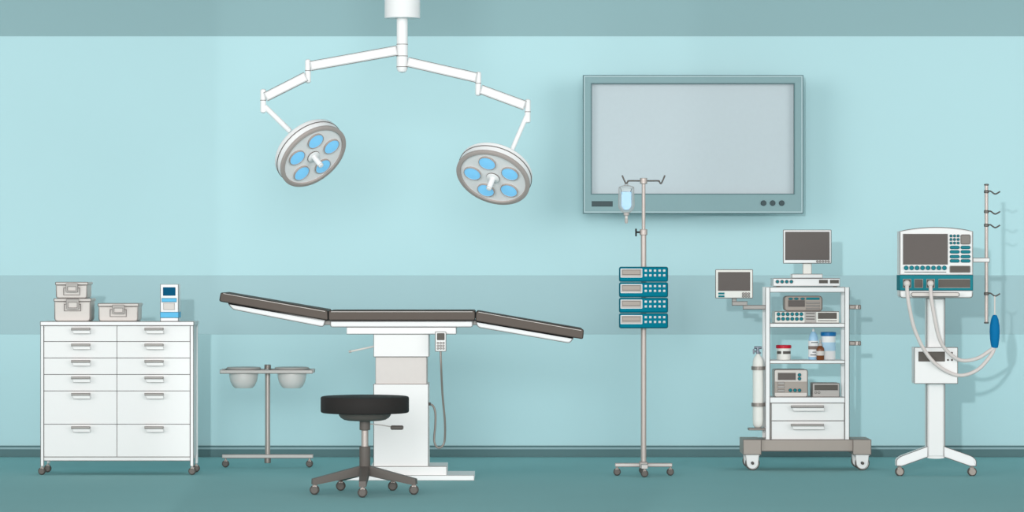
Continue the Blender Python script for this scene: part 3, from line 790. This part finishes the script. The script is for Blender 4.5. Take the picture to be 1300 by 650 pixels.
for pts in ([(1178, 566.8), (1143.4, 579.6), (1138.2, 583.6), (1138.2, 591.8), (1145, 591.8), (1178, 580)],
            [(1198.4, 566.8), (1234, 579.4), (1239.4, 584), (1239.4, 591.8), (1232, 591.8), (1198.4, 580)]):
    lg = MB().poly(rpoly(pts, [0, 3, 3, .6, .6, 0]), g + .0, .08, BRIGHT, ch=.004, line=LINE, lw=.38).build('leg', vt)
for x in (1142.2, 1234): caster(vt, x, 598.7, 5.9, g - .03, 591.6, tyre=DARK, hub=TAUPE)
# side pole
GP = g + .02
MB().box(1235, 327.6, 1256.4, 332.8, GP + .012, .03, WHITE, line=LINE, lw=.35).build('pole_bracket', vt)
MB().vcyl(1252.3, 233.6, 410.4, 2.3, GP, STEEL).build('side_pole', vt)
for y in (233.4, 408.6): MB().vcyl(1252.3, y, y + 2.2, 3.1, GP, XSTEEL).build('pole_cap', vt)
for y in (243.3, 268.7, 286, 372.9):
    m = MB().vcyl(1252.3, y - 2, y + 2, 3.2, GP, XSTEEL)
    m.tube([(1254, y), (1257.5, y - .6), (1263.4, y + 3), (1269.6, y - .2)], .95, XSTEEL, g=GP, smooth_n=4); m.build('pole_hook', vt)
# hoses
hg = G + .02
for pts in ([(1151.4, 361, hg + .02), (1152, 372, hg + .035), (1154.5, 390, hg + .03), (1161, 418, hg), (1174.5, 446, hg - .03), (1192, 465.5, hg - .05), (1217, 476.6, hg - .07), (1240.6, 469.8, hg - .08), (1257.4, 452, hg - .09), (1262.2, 442.5, GP)],
            [(1181.4, 361, hg + .02), (1182, 375, hg + .035), (1184.6, 393, hg + .03), (1192, 428, hg), (1203, 446.5, hg - .03), (1220, 457.5, hg - .06), (1240.6, 455, hg - .08), (1256, 445.6, hg - .09), (1263.4, 440.5, GP)]):
    m = MB().tube(pts, 2.45, HOSE, smooth_n=8, seg=14)
    m.build('hose', vt)
for x in (1151.4, 1181.4):
    C = P(x, 360, hg + .02); r_ = 4.2 * k(hg)
    MB().lathe(C, (0, 0, 1), [(max(.0005, r_ * cos(radians(a))), r_ * sin(radians(a))) for a in range(-90, 91, 15)], GREYW, 24).build('hose_connector', vt)
lu = thing('test_lung', 'blue spindle-shaped rubber bag hanging from the ventilator hook pole', 'breathing bag', P(1263, 442, GP))
MB().tube([(1262.8, 376), (1262.8, 402)], 1.0, GREYW, g=GP).build('hanger', lu)
MB().vl(1262.8, [(.3, 399.4), (2.8, 400.4), (4.6, 405), (6.1, 413), (6.5, 421), (6, 430), (4.9, 437.6), (4, 441.4), (1, 442)], GP, BLUE, 36).build('bag', lu)

# ------------------------------------------------------------------ light
def sun(name, dirv, e, ang, col=(1, 1, 1)):
    l = bpy.data.lights.new(name, 'SUN'); l.energy = e; l.angle = radians(ang); l.color = col
    o = bpy.data.objects.new(name, l); COL.objects.link(o)
    o.rotation_euler = V(dirv).to_track_quat('-Z', 'Y').to_euler(); o.location = (0, -8, 6)
    return o
def shape_beam(l, inside, ramps):
    """real beam shutters: the lamp's strength follows where its rays land on the back wall (metres along x)"""
    l.use_nodes = True; nt = l.node_tree; N = nt.nodes; L = nt.links
    em = N['Emission']
    ge = N.new('ShaderNodeNewGeometry')
    sp, si = N.new('ShaderNodeSeparateXYZ'), N.new('ShaderNodeSeparateXYZ')
    L.new(ge.outputs['Position'], sp.inputs[0]); L.new(ge.outputs['Incoming'], si.inputs[0])
    def mth(op, a, b):
        n = N.new('ShaderNodeMath'); n.operation = op
        for q, v in ((0, a), (1, b)):
            if isinstance(v, (int, float)): n.inputs[q].default_value = v
            else: L.new(v, n.inputs[q])
        return n.outputs[0]
    t = mth('DIVIDE', sp.outputs[1], si.outputs[1])
    x = mth('SUBTRACT', sp.outputs[0], mth('MULTIPLY', si.outputs[0], t))
    def ramp(x0, x1):
        n = N.new('ShaderNodeMapRange'); n.interpolation_type = 'SMOOTHSTEP'
        n.inputs['From Min'].default_value = x0; n.inputs['From Max'].default_value = x1
        L.new(x, n.inputs['Value']); return n.outputs[0]
    (a0, a1), (b0, b1) = ramps
    mid = mth('SUBTRACT', ramp(a0, a1), ramp(b0, b1))          # 1 over the middle of the wall
    L.new(mid if inside else mth('SUBTRACT', 1.0, mid), em.inputs['Strength'])
RAMPS = (((268 - 650) / PXM, (284 - 650) / PXM), ((858 - 650) / PXM, (905 - 650) / PXM))
kl = bpy.data.lights.new('added_side_key', 'POINT'); kl.energy = 3550; kl.shadow_soft_size = .09  # unseen lamp added near the camera for crisp shadows at the sides
ko = bpy.data.objects.new('added_side_key', kl); COL.objects.link(ko); ko.location = (-1.05, -D, EYE + 1.15)
shape_beam(kl, False, RAMPS)
al = bpy.data.lights.new('added_middle_fill', 'AREA'); al.shape = 'RECTANGLE'; al.size = 7; al.size_y = 4; al.energy = 1140  # unseen soft lamp added for the middle, so shadows there stay faint
ao = bpy.data.objects.new('added_middle_fill', al); COL.objects.link(ao); ao.location = (-1.05, -D, EYE + 1.6)
ao.rotation_euler = V((1.05 / 20, 1, -1.6 / 20)).to_track_quat('-Z', 'Y').to_euler()
shape_beam(al, True, RAMPS)
for nm, dx, e, an in (('left_fill', 1.0, .78, 30), ('right_fill', -.95, .78, 30), ('front_fill', .03, .55, 30)):  # added fill suns with no visible source, evening out wall and shadows
    sun(nm, (dx, 1, -.15), e, an, (1, .985, .97))
w = bpy.data.worlds.new('world'); bpy.context.scene.world = w; w.use_nodes = True
w.node_tree.nodes['Background'].inputs[0].default_value = (1, .985, .98, 1)
w.node_tree.nodes['Background'].inputs[1].default_value = .40

# ------------------------------------------------------------------ camera
cam = bpy.data.cameras.new('camera'); co = bpy.data.objects.new('camera', cam); COL.objects.link(co)
co.location = (0, -D, EYE); co.rotation_euler = (pi / 2, 0, 0)
cam.sensor_width = 36; cam.lens = 36 * PXM * D / 1300; cam.clip_end = 100; cam.clip_start = .1
sc = bpy.context.scene
sc.camera = co
sc.view_settings.view_transform = 'Standard'; sc.view_settings.look = 'None'
sc.view_settings.gamma = 1; sc.view_settings.use_curve_mapping = False
sc.view_settings.exposure = 0.09
